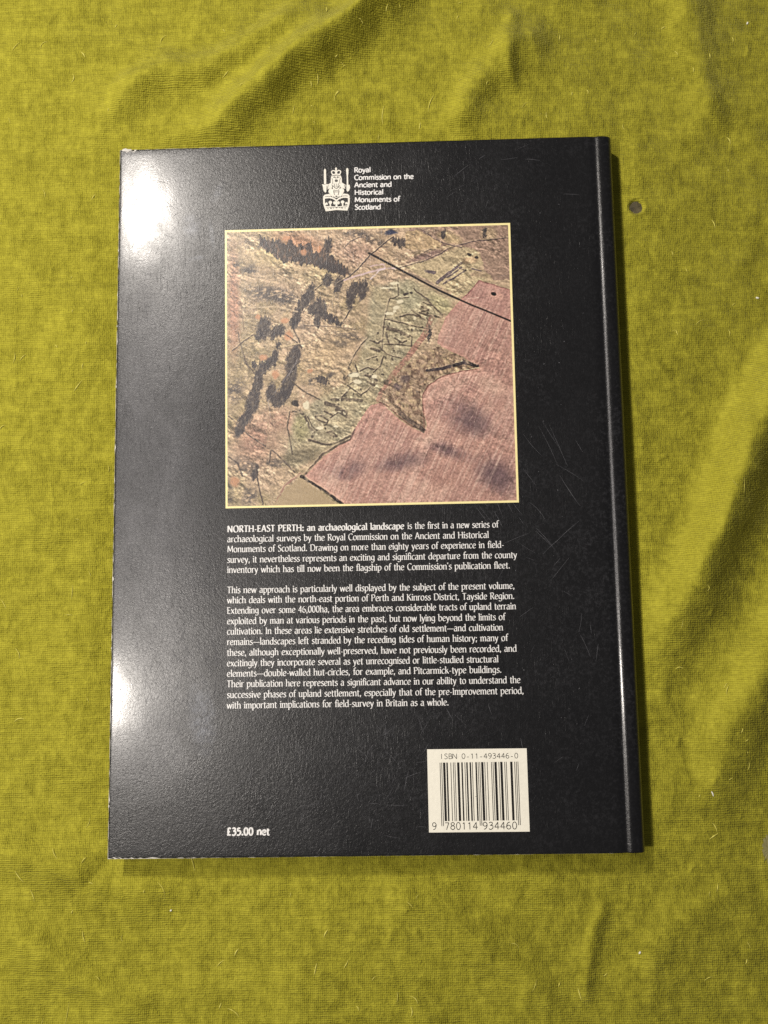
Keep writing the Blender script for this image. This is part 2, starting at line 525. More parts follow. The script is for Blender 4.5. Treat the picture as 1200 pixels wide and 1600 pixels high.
# edges of the panel roll down a hair at head and tail
edge = np.minimum(JY, BH - JY)
JZ = JZ - np.where(top, 0.08 * np.exp(-edge / 0.2), 0)
top_z = BT
jk = grid_obj('dust_jacket', JX, JY, JZ, M_black, book, ORG)
jk['label'] = 'black glossy laminated dust jacket, rubbed and scratched'
sol = jk.modifiers.new('paper_thickness', 'SOLIDIFY')
sol.thickness = 0.00018
sol.offset = -1
# which side is out: the grid's +normal points up for the back panel

# pale worn paper showing along the edges
def worn_edges():
    V = []; F = []
    r = np.random.default_rng(4)
    def strip(pts, wfun, inward):
        b = len(V)
        for i, (x, y) in enumerate(pts):
            w = wfun(i / (len(pts) - 1))
            V.append((x, y, BT - 0.10)); V.append((x + inward[0] * w, y + inward[1] * w, BT + 0.06))
        for i in range(len(pts) - 1):
            q = b + 2 * i
            F.append((q, q + 1, q + 3, q + 2))
    n = 170
    j = np.abs(r.normal(0, 1, n + 1))
    strip([(i / n * 205, -0.05) for i in range(n + 1)],
          lambda t: (0.10 + 0.55 * math.exp(-t * 9)) * (0.35 + 0.55 * j[int(t * n)]) * (1 if vnoise(np.array(t * 25), np.array(0.3), 9) > -0.22 - 0.3 * math.exp(-t * 8) else 0.12), (0, 1))
    j2 = np.abs(r.normal(0, 1, n + 1))
    strip([(-0.05, i / n * BH) for i in range(n + 1)],
          lambda t: 0.18 * (0.3 + 0.7 * j2[int(t * n)]), (1, 0))
    strip([(i / 40 * 60, BH + 0.03) for i in range(41)],
          lambda t: 0.10 + (0.75 if 0.03 < t < 0.13 else 0.06) * j[int(t * 40)], (0, -1))
    # torn nick at the head of the fore edge
    b = len(V)
    nick = [(0.6, BH - 0.3), (1.2, BH + 0.35), (2.4, BH + 0.75), (3.3, BH + 0.35), (4.9, BH + 0.25), (5.4, BH - 0.25), (3.2, BH - 0.75), (1.6, BH - 0.6)]
    V.extend((x, y, BT + 0.08) for x, y in nick)
    F.append(tuple(b + i for i in range(len(nick))))
    # small flecks along the fore edge
    for y, s in ((195, .5), (222, .35), (256, .4), (112, .8), (84, .35), (20, .5), (236, .3), (168, .3)):
        b = len(V)
        V.extend([(-0.1, y, BT + .05), (s * .6, y + s, BT + .08), (s * .5, y + 2.2 * s, BT + .08), (-.1, y + 3 * s, BT + .05)])
        F.append((b, b + 1, b + 2, b + 3))
    return V, F
part('worn_paper_edge', *worn_edges(), M_paper, label='whitish paper showing where the jacket edge is rubbed')

# hairline scratches and specks in the film
def scratches():
    V = []; F = []
    r = np.random.default_rng(21)
    def scr(x, y, L, a, w):
        c = r.normal(0, 0.06)
        n = 5; b = len(V)
        px, py = x, y
        for i in range(n + 1):
            aa = a + c * (i / n - .5) * 2
            ww = w * (0.25 + 0.75 * math.sin(math.pi * min(max(i / n, .05), .95)))
            V.append((px - ww / 2 * math.sin(aa), py + ww / 2 * math.cos(aa), zz)); V.append((px + ww / 2 * math.sin(aa), py - ww / 2 * math.cos(aa), zz))
            px += L / n * math.cos(aa); py += L / n * math.sin(aa)
        for i in range(n):
            q = b + 2 * i
            F.append((q, q + 1, q + 3, q + 2))
    k = 0
    zz = BT + 0.07
    def inside(x, y, L, a):
        x2, y2 = x + L * math.cos(a), y + L * math.sin(a)
        return all(2 < p < BW - 14 for p in (x, x2)) and all(2 < q < BH - 2 for q in (y, y2))
    zones = [  # x0,x1,y0,y1, angle, spread, count, length
        (24, 45, 140, 215, -0.55, 0.12, 22, 14), (24, 46, 60, 140, -1.1, 0.2, 44, 9), (6, 46, 215, 290, -0.8, 0.5, 40, 5), (14, 46, 30, 90, 1.3, 0.25, 70, 5), (5, 46, 30, 290, 0.3, 1.2, 130, 3), (20, 120, 6, 55, 0.9, 0.5, 60, 4), (5, 30, 120, 240, 0.02, 0.12, 60, 6),
        (60, 125, 136, 141, -1.1, 0.25, 8, 9), (150, 178, 126, 150, -1.0, 0.2, 12, 10), (158, 185, 90, 130, 0.75, 0.35, 8, 12),
        (168, 196, 140, 180, -0.95, 0.15, 8, 15), (160, 200, 40, 130, -1.1, 0.5, 7, 9), (10, 70, 10, 60, 1.05, 0.25, 40, 5),
        (10, 90, 262, 300, -0.9, 0.5, 26, 6), (60, 130, 8, 50, 0.9, 0.6, 24, 6), (130, 200, 265, 300, 0.8, 0.6, 12, 8),
        (48, 165, 40, 134, -1.0, 0.5, 26, 7), (36, 44, 20, 130, 1.45, 0.1, 12, 10), (170, 205, 5, 90, 1.2, 0.4, 10, 6), (50, 168, 145, 262, 0.5, 0.9, 10, 10)]
    for (x0, x1, y0, y1, a, sp, n, L) in zones:
        for _ in range(n):
            aa = a + r.normal(0, sp); LL = L * r.uniform(.35, 1.3)
            x, y = r.uniform(x0, x1), r.uniform(y0, y1)
            if inside(x, y, LL, aa):
                scr(x, y, LL, aa, r.uniform(0.05, 0.12)); zz += 0.00005
    for _ in range(150):   # dust specks and chips
        x, y = r.uniform(3, BW - 14), r.uniform(3, BH - 3)
        if inside(x, y, 1, 0):
            scr(x, y, r.uniform(0.15, 0.7), r.uniform(0, 3), r.uniform(0.12, 0.32)); zz += 0.00005
    # longer smears seen by the upper highlight
    return V, F
part('scuffed_film', *scratches(), M_scratch, label='pale hairline scratches and specks in the film')

# ------------------------------------------------------------------ pen-stroke lettering
GL = {
 'a': (49, ['C 7,53 17,62 29,61 37,53 38,42', 'L 38,46 38,6', 'C 38,38 24,37 10,30 6,16 13,3 25,2 38,16', 'C 38,9 41,1 47,3']),
 'b': (54, ['L 10,96 10,4', 'C 10,44 20,59 33,60 46,48 48,28 40,8 25,0 10,6']),
 'c': (44, ['C 40,54 29,62 15,55 6,37 8,15 20,1 32,2 41,10']),
 'd': (55, ['L 45,96 45,0', 'C 45,46 34,61 20,58 8,42 7,20 16,3 30,2 45,16']),
 'e': (48, ['C 8,32 26,34 42,40 38,56 26,62 13,54 6,33 10,12 22,1 34,3 43,11']),
 'f': (31, ['C 37,89 29,97 19,91 15,76 15,56', 'L 15,60 15,0', 'L 3,60 31,60']),
 'g': (53, ['C 43,56 29,62 13,55 6,35 12,12 26,7 43,22', 'L 43,62 43,2', 'C 43,6 42,-14 30,-26 15,-26 5,-19']),
 'h': (55, ['L 10,96 10,0', 'C 10,42 22,57 34,61 43,53 45,38', 'L 45,42 45,0']),
 'i': (21, ['L 11,62 11,0', 'D 11,82']),
 'j': (21, ['L 12,62 12,-8', 'C 12,-4 9,-21 -1,-27', 'D 12,82']),
 'k': (50, ['L 10,96 10,0', 'N 40,60 12,30', 'N 22,38 46,0']),
 'l': (21, ['L 11,96 11,0']),
 'm': (83, ['L 10,62 10,0', 'C 10,44 20,57 30,61 39,53 41,38', 'L 41,42 41,0', 'C 41,44 51,57 61,61 70,53 72,38', 'L 72,42 72,0']),
 'n': (55, ['L 10,62 10,0', 'C 10,42 22,57 34,61 43,53 45,38', 'L 45,42 45,0']),
 'o': (53, ['O 26,62 11,54 5,31 11,8 26,0 41,8 47,31 41,54']),
 'p': (54, ['L 10,62 10,-30', 'C 10,44 20,59 33,60 46,48 48,28 40,8 25,0 10,8']),
 'q': (55, ['L 45,62 45,-30', 'C 45,46 34,61 20,58 8,42 7,20 16,3 30,2 45,16']),
 'r': (37, ['L 10,62 10,0', 'C 10,40 18,55 27,61 36,58']),
 's': (40, ['C 35,54 24,62 12,57 9,45 20,34 32,26 35,13 26,2 14,0 5,8']),
 't': (33, ['N 14,79 14,14', 'C 14,20 16,5 23,0 33,5', 'L 3,61 32,61']),
 'u': (55, ['L 10,62 10,22', 'C 10,26 12,7 22,1 34,6 44,22', 'L 44,62 44,0']),
 'v': (48, ['N 4,62 24,0', 'N 24,0 44,62']),
 'w': (72, ['N 4,62 20,0', 'N 20,0 37,60', 'N 37,60 52,0', 'N 52,0 68,62']),
 'x': (47, ['N 5,62 42,0', 'N 42,62 4,0']),
 'y': (48, ['N 4,62 25,2', 'N 44,62 22,-10', 'C 24,-5 15,-26 2,-27']),
 'z': (44, ['N 5,60 39,60', 'N 39,60 5,2', 'N 5,2 40,2']),
 'A': (65, ['N 4,0 32,92', 'N 32,92 60,0', 'N 14,32 50,32']),
 'B': (57, ['L 11,90 11,0', 'C 11,88 30,89 43,80 43,62 32,50 11,48', 'C 11,48 36,48 50,38 50,17 38,3 11,2']),
 'C': (62, ['C 58,78 44,90 24,86 9,66 8,32 22,6 42,0 58,12']),
 'D': (72, ['L 11,90 11,0', 'C 11,88 36,89 56,77 65,46 58,15 38,2 11,2']),
 'E': (52, ['L 11,90 11,0', 'N 11,87 46,87', 'N 11,47 40,47', 'N 11,3 48,3']),
 'H': (74, ['L 11,90 11,0', 'L 62,90 62,0', 'N 11,47 62,47']),
 'I': (25, ['L 13,90 13,0']),
 'K': (62, ['L 11,90 11,0', 'N 54,90 12,44', 'N 24,54 58,0']),
 'M': (84, ['N 9,0 14,90', 'N 14,90 42,14', 'N 42,14 70,90', 'N 70,90 75,0']),
 'N': (74, ['N 11,0 11,90', 'N 11,90 62,0', 'N 62,0 62,90']),
 'O': (77, ['O 38,90 16,79 8,45 16,11 38,0 60,11 68,45 60,79']),
 'P': (56, ['L 11,90 11,0', 'C 11,88 34,89 48,79 48,58 36,46 11,44']),
 'R': (60, ['L 11,90 11,0', 'C 11,88 34,89 46,79 46,60 34,47 11,45', 'N 28,46 55,0']),
 'S': (50, ['C 44,78 30,90 14,85 10,68 22,52 38,40 44,22 34,4 18,0 6,10']),
 'T': (58, ['L 29,88 29,0', 'N 3,88 55,88']),
 '0': (52, ['O 26,89 12,78 6,45 12,12 26,0 40,12 46,45 40,78']),
 '1': (52, ['N 14,72 28,88', 'N 28,88 28,0']),
 '3': (52, ['C 8,80 22,90 38,84 38,64 20,50', 'C 18,50 42,45 44,20 30,1 15,0 5,10']),
 '4': (52, ['N 36,0 36,90', 'N 36,90 4,28', 'N 4,28 50,28']),
 '5': (52, ['N 42,87 14,87', 'N 14,87 11,50', 'C 11,50 28,57 43,46 44,24 30,3 14,0 5,8']),
 '6': (52, ['C 38,87 22,82 9,56 6,26 16,4 32,2 44,16 42,38 28,50 12,42 7,28']),
 '7': (52, ['N 6,87 44,87', 'N 44,87 20,0']),
 '8': (52, ['O 26,90 12,82 10,66 26,49 42,66 40,82', 'O 26,49 9,38 7,16 26,0 45,16 43,38']),
 '9': (52, ['C 14,3 30,8 43,34 46,64 36,86 20,88 8,74 10,52 24,40 40,48 45,62']),
 '.': (22, ['D 11,6']), ',': (22, ['D 11,6', 'N 13,6 7,-14']), ':': (24, ['D 12,6', 'D 12,50']), ';': (24, ['D 12,50', 'D 12,6', 'N 14,6 8,-14']),
 '-': (34, ['N 5,30 29,30']), '—': (92, ['N 0,31 92,31']), '’': (18, ['N 12,96 7,74']),
 '£': (54, ['C 46,78 34,90 20,82 18,62 20,40 17,14 7,3', 'N 6,4 48,4', 'N 6,44 38,44']),
 ' ': (34, []),
}
SERIF = dict(a=13.6, b=5.2, phi=25, serif=True, track=3.2)
BOLD = dict(a=19.0, b=7.6, phi=25, serif=True, track=4.5)
SANS = dict(a=17, b=14, phi=20, serif=False)
GROT = dict(a=21.0, b=18.0, phi=10, serif=False, track=4)
MONO = dict(a=8.5, b=8.5, phi=0, serif=False)

def text_width(s, style, mono=None):
    return sum((mono or GL[c][0] + style.get('track', 0)) for c in s)

class Ink:
    """collects pen strokes as flat ribbons; each stroke lies a few microns above the last one"""
    def __init__(self, z): self.V = []; self.F = []; self.z0 = z; self.k = 0
    def ribbon(self, P, wf, z):
        P = np.asarray(P, float)
        if len(P) < 2: return
        T = np.gradient(P, axis=0)
        T /= np.linalg.norm(T, axis=1)[:, None] + 1e-9
        b = len(self.V)
        for p, t in zip(P, T):
            w = wf(t)
            self.V.append((p[0] - t[1] * w / 2, p[1] + t[0] * w / 2, z)); self.V.append((p[0] + t[1] * w / 2, p[1] - t[0] * w / 2, z))
        for i in range(len(P) - 1):
            q = b + 2 * i
            self.F.append((q, q + 1, q + 3, q + 2))
    def poly(self, P, z):
        b = len(self.V)
        self.V.extend((x, y, z) for x, y in P)
        self.F.append(tuple(range(b, b + len(P))))
    def glyph(self, ch, ox, oy, sx, sy, ang, st, cell=None):
        ph = math.radians(st['phi']); a, bb = st['a'], st['b']
        ca, sa = math.cos(ang), math.sin(ang)
        adv, strokes = GL[ch]
        dx = 0 if cell is None else (cell - adv) / 2
        def place(p): 
            x, y = (p[0] + dx) * sx, p[1] * sy
            return (ox + x * ca - y * sa, oy + x * sa + y * ca)
        def wf(t):
            th = math.atan2(t[1], t[0]) - ang - ph
            return math.hypot(a * math.sin(th), bb * math.cos(th)) * (sx + sy) / 2
        n = 0
        for s in strokes:
            kind, rest = s[0], s[2:]
            pts = [tuple(float(v) for v in q.split(',')) for q in rest.split()]
            z = self.z0 + 0.003 * n; n += 1
            if kind == 'D':
                r = a * 0.62
                self.poly([place((pts[0][0] + r * math.cos(q * math.pi / 4), pts[0][1] + r * math.sin(q * math.pi / 4))) for q in range(8)], z)
                continue
            if kind == 'C': P = smooth(pts, 5)
            elif kind == 'O':
                P = smooth([pts[-1]] + pts + pts[:2], 5)[5:-5]
            else: P = pts
            self.ribbon([place(p) for p in P], wf, z)
            if st['serif'] and kind == 'L':
                for end, (x, y) in enumerate((pts[0], pts[-1])):
                    if abs(pts[0][0] - pts[-1][0]) > 1: continue
                    z = self.z0 + 0.003 * n; n += 1
                    thin = lambda t: 6.0 * sy
                    if end == 1 and y <= 2: self.ribbon([place((x - 0.80 * a, y + 3)), place((x + 0.80 * a, y + 3))], thin, z)
                    elif end == 1 and y < -20: self.ribbon([place((x - 0.80 * a, y + 3)), place((x + 0.80 * a, y + 3))], thin, z)
                    elif end == 0 and y >= 60 and ch not in 'a': self.ribbon([place((x - 0.95 * a, y - 7)), place((x, y - 2.5))], thin, z)
        return adv
    def line(self, s, x0, y0, x1, y1, sy, st, mono=None):
        w = text_width(s, st, mono)
        L = math.hypot(x1 - x0, y1 - y0); ang = math.atan2(y1 - y0, x1 - x0)
        sx = L / w
        x = 0
        for c in s:
            if c in GL and c != ' ':
                self.glyph(c, x0 + x * sx * math.cos(ang), y0 + x * sx * math.sin(ang), sx, sy, ang, st, mono)
            x += mono or (GL[c][0] + st.get('track', 0))

ZP = BT + 0.10         # print height above the panel
blurb_lines = [
 (48.2, 131.95, 161.9, 131.8, None),
 (48.2, 127.75, 157.8, 127.5, 'archaeological surveys by the Royal Commission on the Ancient and Historical'),
 (48.2, 123.5, 164.0, 123.25, 'Monuments of Scotland. Drawing on more than eighty years of experience in field-'),
 (48.2, 119.1, 169.2, 118.9, 'survey, it nevertheless represents an exciting and significant departure from the county'),
 (48.2, 114.85, 166.2, 114.6, 'inventory which has till now been the flagship of the Commission’s publication fleet.'),
 (48.2, 106.4, 167.8, 106.15, 'This new approach is particularly well displayed by the subject of the present volume,'),
 (48.2, 102.2, 167.6, 101.95, 'which deals with the north-east portion of Perth and Kinross District, Tayside Region.'),
 (48.2, 97.9, 168.1, 97.7, 'Extending over some 46,000ha, the area embraces considerable tracts of upland terrain'),
 (48.2, 93.55, 163.5, 93.35, 'exploited by man at various periods in the past, but now lying beyond the limits of'),
 (48.2, 89.3, 162.5, 89.1, 'cultivation. In these areas lie extensive stretches of old settlement—and cultivation'),
 (48.2, 85.0, 164.3, 84.8, 'remains—landscapes left stranded by the receding tides of human history; many of'),
 (48.2, 80.6, 167.8, 80.4, 'these, although exceptionally well-preserved, have not previously been recorded, and'),
 (48.2, 76.3, 160.2, 76.2, 'excitingly they incorporate several as yet unrecognised or little-studied structural'),
 (48.2, 72.05, 161.3, 71.95, 'elements—double-walled hut-circles, for example, and Pitcarmick-type buildings.'),
 (48.2, 67.8, 168.9, 67.65, 'Their publication here represents a significant advance in our ability to understand the'),
 (48.2, 63.45, 170.1, 63.3, 'successive phases of upland settlement, especially that of the pre-Improvement period,'),
 (48.2, 59.15, 139.4, 59.1, 'with important implications for field-survey in Britain as a whole.'),
]
SY = 0.0298
ink = Ink(ZP)
ink.line('NORTH-EAST PERTH: an archaeological landscape', 48.2, 131.95, 122.6, 131.85, SY, BOLD)
ink.line('is the first in a new series of', 123.9, 131.85, 161.9, 131.8, SY, SERIF)
for x0, y0, x1, y1, s in blurb_lines[1:]:
    ink.line(s, x0, y0, x1, y1, SY, SERIF)
part('blurb_text', ink.V, ink.F, M_white_ink, label='two paragraphs of small white serif print')

ink = Ink(ZP)
for s, x0, y0, x1, y1 in (('Royal', 103.6, 289.45, 110.9, 289.45), ('Commission on the', 103.6, 286.0, 129.6, 285.8), ('Ancient and', 103.6, 282.6, 120.0, 282.45),
                          ('Historical', 103.6, 279.15, 116.3, 279.05), ('Monuments of', 103.6, 275.8, 123.4, 275.6), ('Scotland', 103.6, 272.4, 115.1, 272.25)):
    ink.line(s, x0, y0, x1, y1, 0.0245, SANS)
part('publisher_text', ink.V, ink.F, M_white_ink, label='six short lines of white sans serif print')

ink = Ink(ZP)
ink.line('£35.00 net', 48.3, 8.78, 65.8, 8.72, 0.0315, GROT)
part('price_text', ink.V, ink.F, M_white_ink, label='bold white price')

# ------------------------------------------------------------------ the crest
def crest():
    ink = Ink(ZP); lines = Ink(ZP + 0.06)
    T = lambda p: (89.35 + (p[0] - 160) * 12.35 / 880, 292.0 - (p[1] - 135) * 20.05 / 1365)
    n = [0]
    def P(pts, tgt=ink):
        n[0] += 1
        q = [T(p) for p in pts]
        ar = sum(q[i][0] * q[(i + 1) % len(q)][1] - q[(i + 1) % len(q)][0] * q[i][1] for i in range(len(q)))
        tgt.poly(q if ar > 0 else q[::-1], tgt.z0 + 0.0015 * n[0])
    mir = lambda pts: [(1224 - x, y) for x, y in pts]
    def both(pts): P(pts); P(mir(pts))
    def K(pts, w, tgt=ink, curve=True):
        n[0] += 1
        q = smooth(pts, 5) if curve and len(pts) > 2 else pts
        tgt.ribbon([T(p) for p in q], lambda t: w * 12.35 / 880, tgt.z0 + 0.0015 * n[0])
    def E(cx_, cy_, rx, ry, tgt=ink):
        P([(cx_ + rx * math.cos(a), cy_ + ry * math.sin(a)) for a in np.linspace(0, 2 * math.pi, 14, endpoint=False)], tgt)
    P([(230, 200), (262, 158), (296, 200), (300, 645), (230, 645)])
    P([(158, 648), (235, 662), (300, 650), (385, 655), (330, 702), (190, 702)])
    P([(190, 700), (312, 700), (298, 895), (262, 918), (208, 840)])
    both([(320, 690), (452, 598), (492, 760), (330, 815)])
    E(962, 240, 40, 80); P([(930, 300), (1000, 300), (984, 410), (990, 690), (938, 690), (942, 410)])
    P([(928, 690), (1030, 690), (1046, 790), (1005, 880), (962, 908), (930, 860)])
    P([(470, 385), (612, 362), (756, 388), (788, 480), (788, 620), (740, 725), (612, 812), (500, 712), (440, 590), (446, 460)])
    P([(488, 335), (736, 335), (748, 392), (478, 392)])
    for m in (lambda p: p, mir):
        K(m([(492, 340), (466, 270), (515, 232), (575, 250), (610, 300)]), 34)
    P([(578, 160), (612, 128), (644, 160), (634, 235), (650, 340), (572, 340), (588, 235)])
    P([(500, 735), (724, 735), (704, 860), (690, 1090), (536, 1090), (520, 860)])
    both([(380, 822), (440, 768), (524, 828), (552, 1010), (500, 1066), (430, 1004), (362, 885)])
    both([(198, 1036), (250, 978), (388, 960), (446, 1024), (404, 1070), (240, 1098), (200, 1075)])
    for m in (lambda p: p, mir):
        K(m([(200, 1130), (262, 1082), (400, 1072), (520, 1108), (612, 1175)]), 50)
        K(m([(225, 1120), (232, 1280), (300, 1490)]), 56)
        E(*(m([(422, 1225)])[0]), 58, 52); E(*(m([(300, 1270)])[0]), 42, 46); E(*(m([(548, 1245)])[0]), 40, 50)
    P([(244, 1330), (612, 1362), (980, 1330), (948, 1496), (612, 1468), (282, 1502)])
    P([(580, 1150), (644, 1150), (644, 1400), (580, 1400)])
    for x in (420, 804): K([(x, 1180), (x, 1360)], 44, curve=False)
    # dark drawing lines
    for m in (lambda p: p, mir):
        K(m([(520, 450), (560, 440), (596, 478)]), 22, lines); K(m([(560, 420), (590, 445)]), 18, lines, False)
        K(m([(480, 470), (505, 560), (495, 650)]), 14, lines); K(m([(548, 640), (556, 700), (575, 760)]), 15, lines); K(m([(505, 700), (560, 770), (608, 800)]), 16, lines)
        K(m([(360, 690), (335, 800)]), 12, lines); K(m([(545, 830), (530, 900), (560, 1000)]), 18, lines); K(m([(260, 1045), (330, 1035), (420, 1040)]), 14, lines)
        for x in (300, 382, 470, 560): E(*(m([(x, 1312)])[0]), 17, 22, lines)
        E(*(m([(440, 1410)])[0]), 30, 16, lines); E(*(m([(345, 1415)])[0]), 14, 14, lines); E(*(m([(515, 1405)])[0]), 12, 12, lines)
        K(m([(280, 1372), (440, 1382), (612, 1388)]), 9, lines)
    K([(480, 400), (612, 378), (744, 400)], 16, lines)
    E(612, 552, 52, 40, lines); E(612, 545, 27, 22)
    K([(612, 640), (612, 760)], 9, lines, False); K([(520, 905), (704, 905)], 14, lines, False); K([(560, 860), (664, 860)], 12, lines, False)
    E(612, 1045, 34, 24, lines); E(612, 1395, 24, 20, lines); K([(540, 1060), (570, 1090), (612, 1110), (654, 1090), (684, 1060)], 18, lines)
    return ink, lines
a, b = crest()
cr = part('crest_emblem', a.V, a.F, M_cream_ink, label='white crest of a seated crowned lion with sword and mace on a crown')
part('crest_lines', b.V, b.F, M_crest_line, cr)

# ------------------------------------------------------------------ barcode label
def quad(c): return [(x, y) for x, y in c]
lab_c = [(130.05, 41.65), (170.4, 41.5), (170.5, 8.8), (130.1, 8.9)]
z0, z1 = BT + 0.03, ZP
V = [(x, y, z0) for x, y in lab_c] + [(x, y, z1) for x, y in lab_c]
F = [(7, 6, 5, 4)] + [(i, (i + 1) % 4, 4 + (i + 1) % 4, 4 + i) for i in range(4)]
lab = part('barcode_label', V, F, M_label, label='cream label with a black barcode and numbers')
def ean():
    Lc = ['0001101', '0011001', '0010011', '0111101', '0100011', '0110001', '0101111', '0111011', '0110111', '0001011']
    Rc = [''.join('1' if q == '0' else '0' for q in s) for s in Lc]
    Gc = [s[::-1] for s in Rc]
    num = [9, 7, 8, 0, 1, 1, 4, 9, 3, 4, 4, 6, 0]
    par = 'LGGLGL'
    bits = '101' + ''.join((Lc if p == 'L' else Gc)[d] for d, p in zip(num[1:7], par)) + '01010' + ''.join(Rc[d] for d in num[7:]) + '101'
    V = []; F = []; i = 0
    x0, mod = 135.0, 31.85 / 95
    while i < 95:
        if bits[i] == '1':
            j = i
            while j < 95 and bits[j] == '1': j += 1
            guard = i < 3 or 45 <= i < 50 or i >= 92
            xa, xb = x0 + i * mod + 0.03, x0 + j * mod - 0.03
            yb = 11.35 if guard else 13.25
            b = len(V)
            sh = 0.30 / 25
            V.extend([(xa + 0.15, yb, ZP + .02), (xb + 0.15, yb, ZP + .02), (xb, 36.3, ZP + .02), (xa, 36.3, ZP + .02)])
            F.append((b, b + 1, b + 2, b + 3))
            i = j
        else: i += 1
    return V, F
part('barcode_bars', *ean(), M_barink, lab)
ink = Ink(ZP + .02)
ink.line('ISBN 0-11-493446-0', 134.95, 37.75, 167.0, 37.65, 0.0225, MONO, 58)
part('isbn_text', ink.V, ink.F, M_barink, lab)
ink = Ink(ZP + .02)
ink.line('9', 131.2, 9.95, 133.35, 9.95, 0.031, MONO, 58)
ink.line('780114', 136.3, 9.92, 149.9, 9.9, 0.031, MONO, 58)
ink.line('934460', 151.5, 9.88, 165.7, 9.85, 0.031, MONO, 58)
part('barcode_digits', ink.V, ink.F, M_barink, lab)

# ------------------------------------------------------------------ the printed aerial photograph
PC = np.array([(47.6, 263.6), (170.1, 263.5), (169.8, 143.0), (48.3, 142.9)])     # picture corners: TL TR BR BL (mm on the cover)
PP = np.array([(355, 363), (794, 351.5), (807, 782), (356.5, 791.5)])             # the drawing's own units
def aerial():
    nx, ny = 500, 490
    u, v = np.meshgrid(np.linspace(0, 1, nx), np.linspace(0, 1, ny))
    bil = lambda C, k: (C[0, k] * (1 - u) + C[1, k] * u) * (1 - v) + (C[3, k] * (1 - u) + C[2, k] * u) * v
    MX, MY = bil(PC, 0), bil(PC, 1)
    X0, Y0 = bil(PP, 0), bil(PP, 1)
    X = X0 + 3.0 * fbm(X0 / 9, Y0 / 9, 101, 4); Y = Y0 + 3.0 * fbm(X0 / 9, Y0 / 9, 111, 4)
    Xs = X0 + 1.0 * fbm(X0 / 7, Y0 / 7, 121, 3); Ys = Y0 + 1.0 * fbm(X0 / 7, Y0 / 7, 131, 3)
    C = np.zeros((ny, nx, 3))
    big = fbm(X0 / 70, Y0 / 60, 141, 4); mid = fbm(X0 / 26, Y0 / 20, 151, 4); fine = fbm(X0 / 5, Y0 / 4, 161, 4)
    grain = fbm(X0 / 2.2, Y0 / 1.8, 171, 2)
    col = lambda *c: np.array(c, float)
    def blend(m, c, s=1.0):
        nonlocal C
        m = np.clip(m, 0, 1)[..., None] * s
        C = C * (1 - m) + c * m
    def inpoly(pts, xx=None, yy=None):
        xx = Xs if xx is None else xx; yy = Ys if yy is None else yy
        r = np.zeros(xx.shape, bool); n = len(pts)
        for i in range(n):
            (x0, y0), (x1, y1) = pts[i], pts[i - 1]
            if y0 == y1: continue
            r ^= ((y0 > yy) != (y1 > yy)) & (xx < (x1 - x0) * (yy - y0) / (y1 - y0) + x0)
        return r.astype(float)
    def soft_ell(cx_, cy_, rx, ry, rot=0, xx=None, yy=None, hard=2.0):
        xx = X if xx is None else xx; yy = Y if yy is None else yy
        c, s = math.cos(math.radians(rot)), math.sin(math.radians(rot))
        a = ((xx - cx_) * c + (yy - cy_) * s) / rx; b = (-(xx - cx_) * s + (yy - cy_) * c) / ry
        return np.clip((1 - np.hypot(a, b)) * hard, 0, 1)
    def line(pts, w, c, s=1.0, wob=True):
        d, _, _ = seg_dist(Xs if wob else X0, Ys if wob else Y0, pts)
        if wob and np.mean(c) < 100 and w < 7:
            d2, _, _ = seg_dist(Xs + .9, Ys + 1.5, pts)
            blend(np.clip(w / 2.6 - d2 + 0.4, 0, 1), np.array((222., 194., 154.)), .38)
        brk = np.clip(.95 + 1.1 * fbm(X0 / 6, Y0 / 6, 341, 3), 0.3, 1) if wob else 1
        blend(np.clip((w / 2) * (0.75 + .25 * brk) - d + 0.55, 0, 1) * brk, c, s)
    # open moor
    C[:] = col(186, 154, 118)
    blend(np.clip(0.5 + 1.6 * big, 0, 1), col(152, 132, 92), .85)
    blend(np.clip(0.35 + 1.5 * mid, 0, 1), col(200, 166, 132), .6)
    blend(soft_ell(366, 480, 14, 110, 0, hard=1.5), col(178, 120, 92), .8)
    blend(soft_ell(400, 690, 46, 52, 0, hard=1.3), col(160, 112, 92), .75)
    blend(soft_ell(440, 660, 40, 26, 10, hard=1.2), col(168, 118, 98), .6)
    blend(soft_ell(372, 590, 30, 60, 0, hard=1.1), col(150, 128, 88), .6)
    blend(soft_ell(470, 380, 60, 20, 15, hard=1.3), col(190, 128, 92), .75)
    blend(soft_ell(560, 395, 52, 30, 0, hard=1.3), col(170, 128, 108), .7)
    blend(soft_ell(415, 400, 50, 24, 15, hard=1.3), col(184, 160, 104), .6)
    blend(soft_ell(505, 425, 44, 22, 0, hard=1.2), col(190, 164, 112), .6)
    blend(soft_ell(500, 560, 70, 40, -20, hard=1.1), col(190, 158, 108), .6)
    # green strip with the old fields
    strip = [(578, 448), (624, 436), (648, 434), (690, 455), (718, 470), (692, 500), (674, 520), (650, 548), (628, 572), (606, 606), (590, 630), (562, 664), (548, 690), (520, 706), (486, 724), (468, 738), (440, 730), (448, 700), (456, 650), (500, 620), (540, 600), (560, 560), (572, 510)]
    ds, _, _ = seg_dist(X, Y, strip + [strip[0]]); sm = inpoly(strip, X, Y) * np.clip(ds / 9, 0, 1)
    blend(sm, col(174, 158, 118), .8)
    blend(sm * np.clip(.3 + 1.6 * mid, 0, 1), col(160, 149, 116), .6)
    blend(soft_ell(640, 470, 24, 30, 0), col(158, 152, 116), .6)
    blend(soft_ell(690, 478, 30, 14, 40), col(176, 164, 112), .7)
    blend(soft_ell(472, 672, 16, 26, 0), col(150, 142, 92), .7)
    blend(soft_ell(470, 716, 40, 16, -12), col(118, 104, 78), .7)
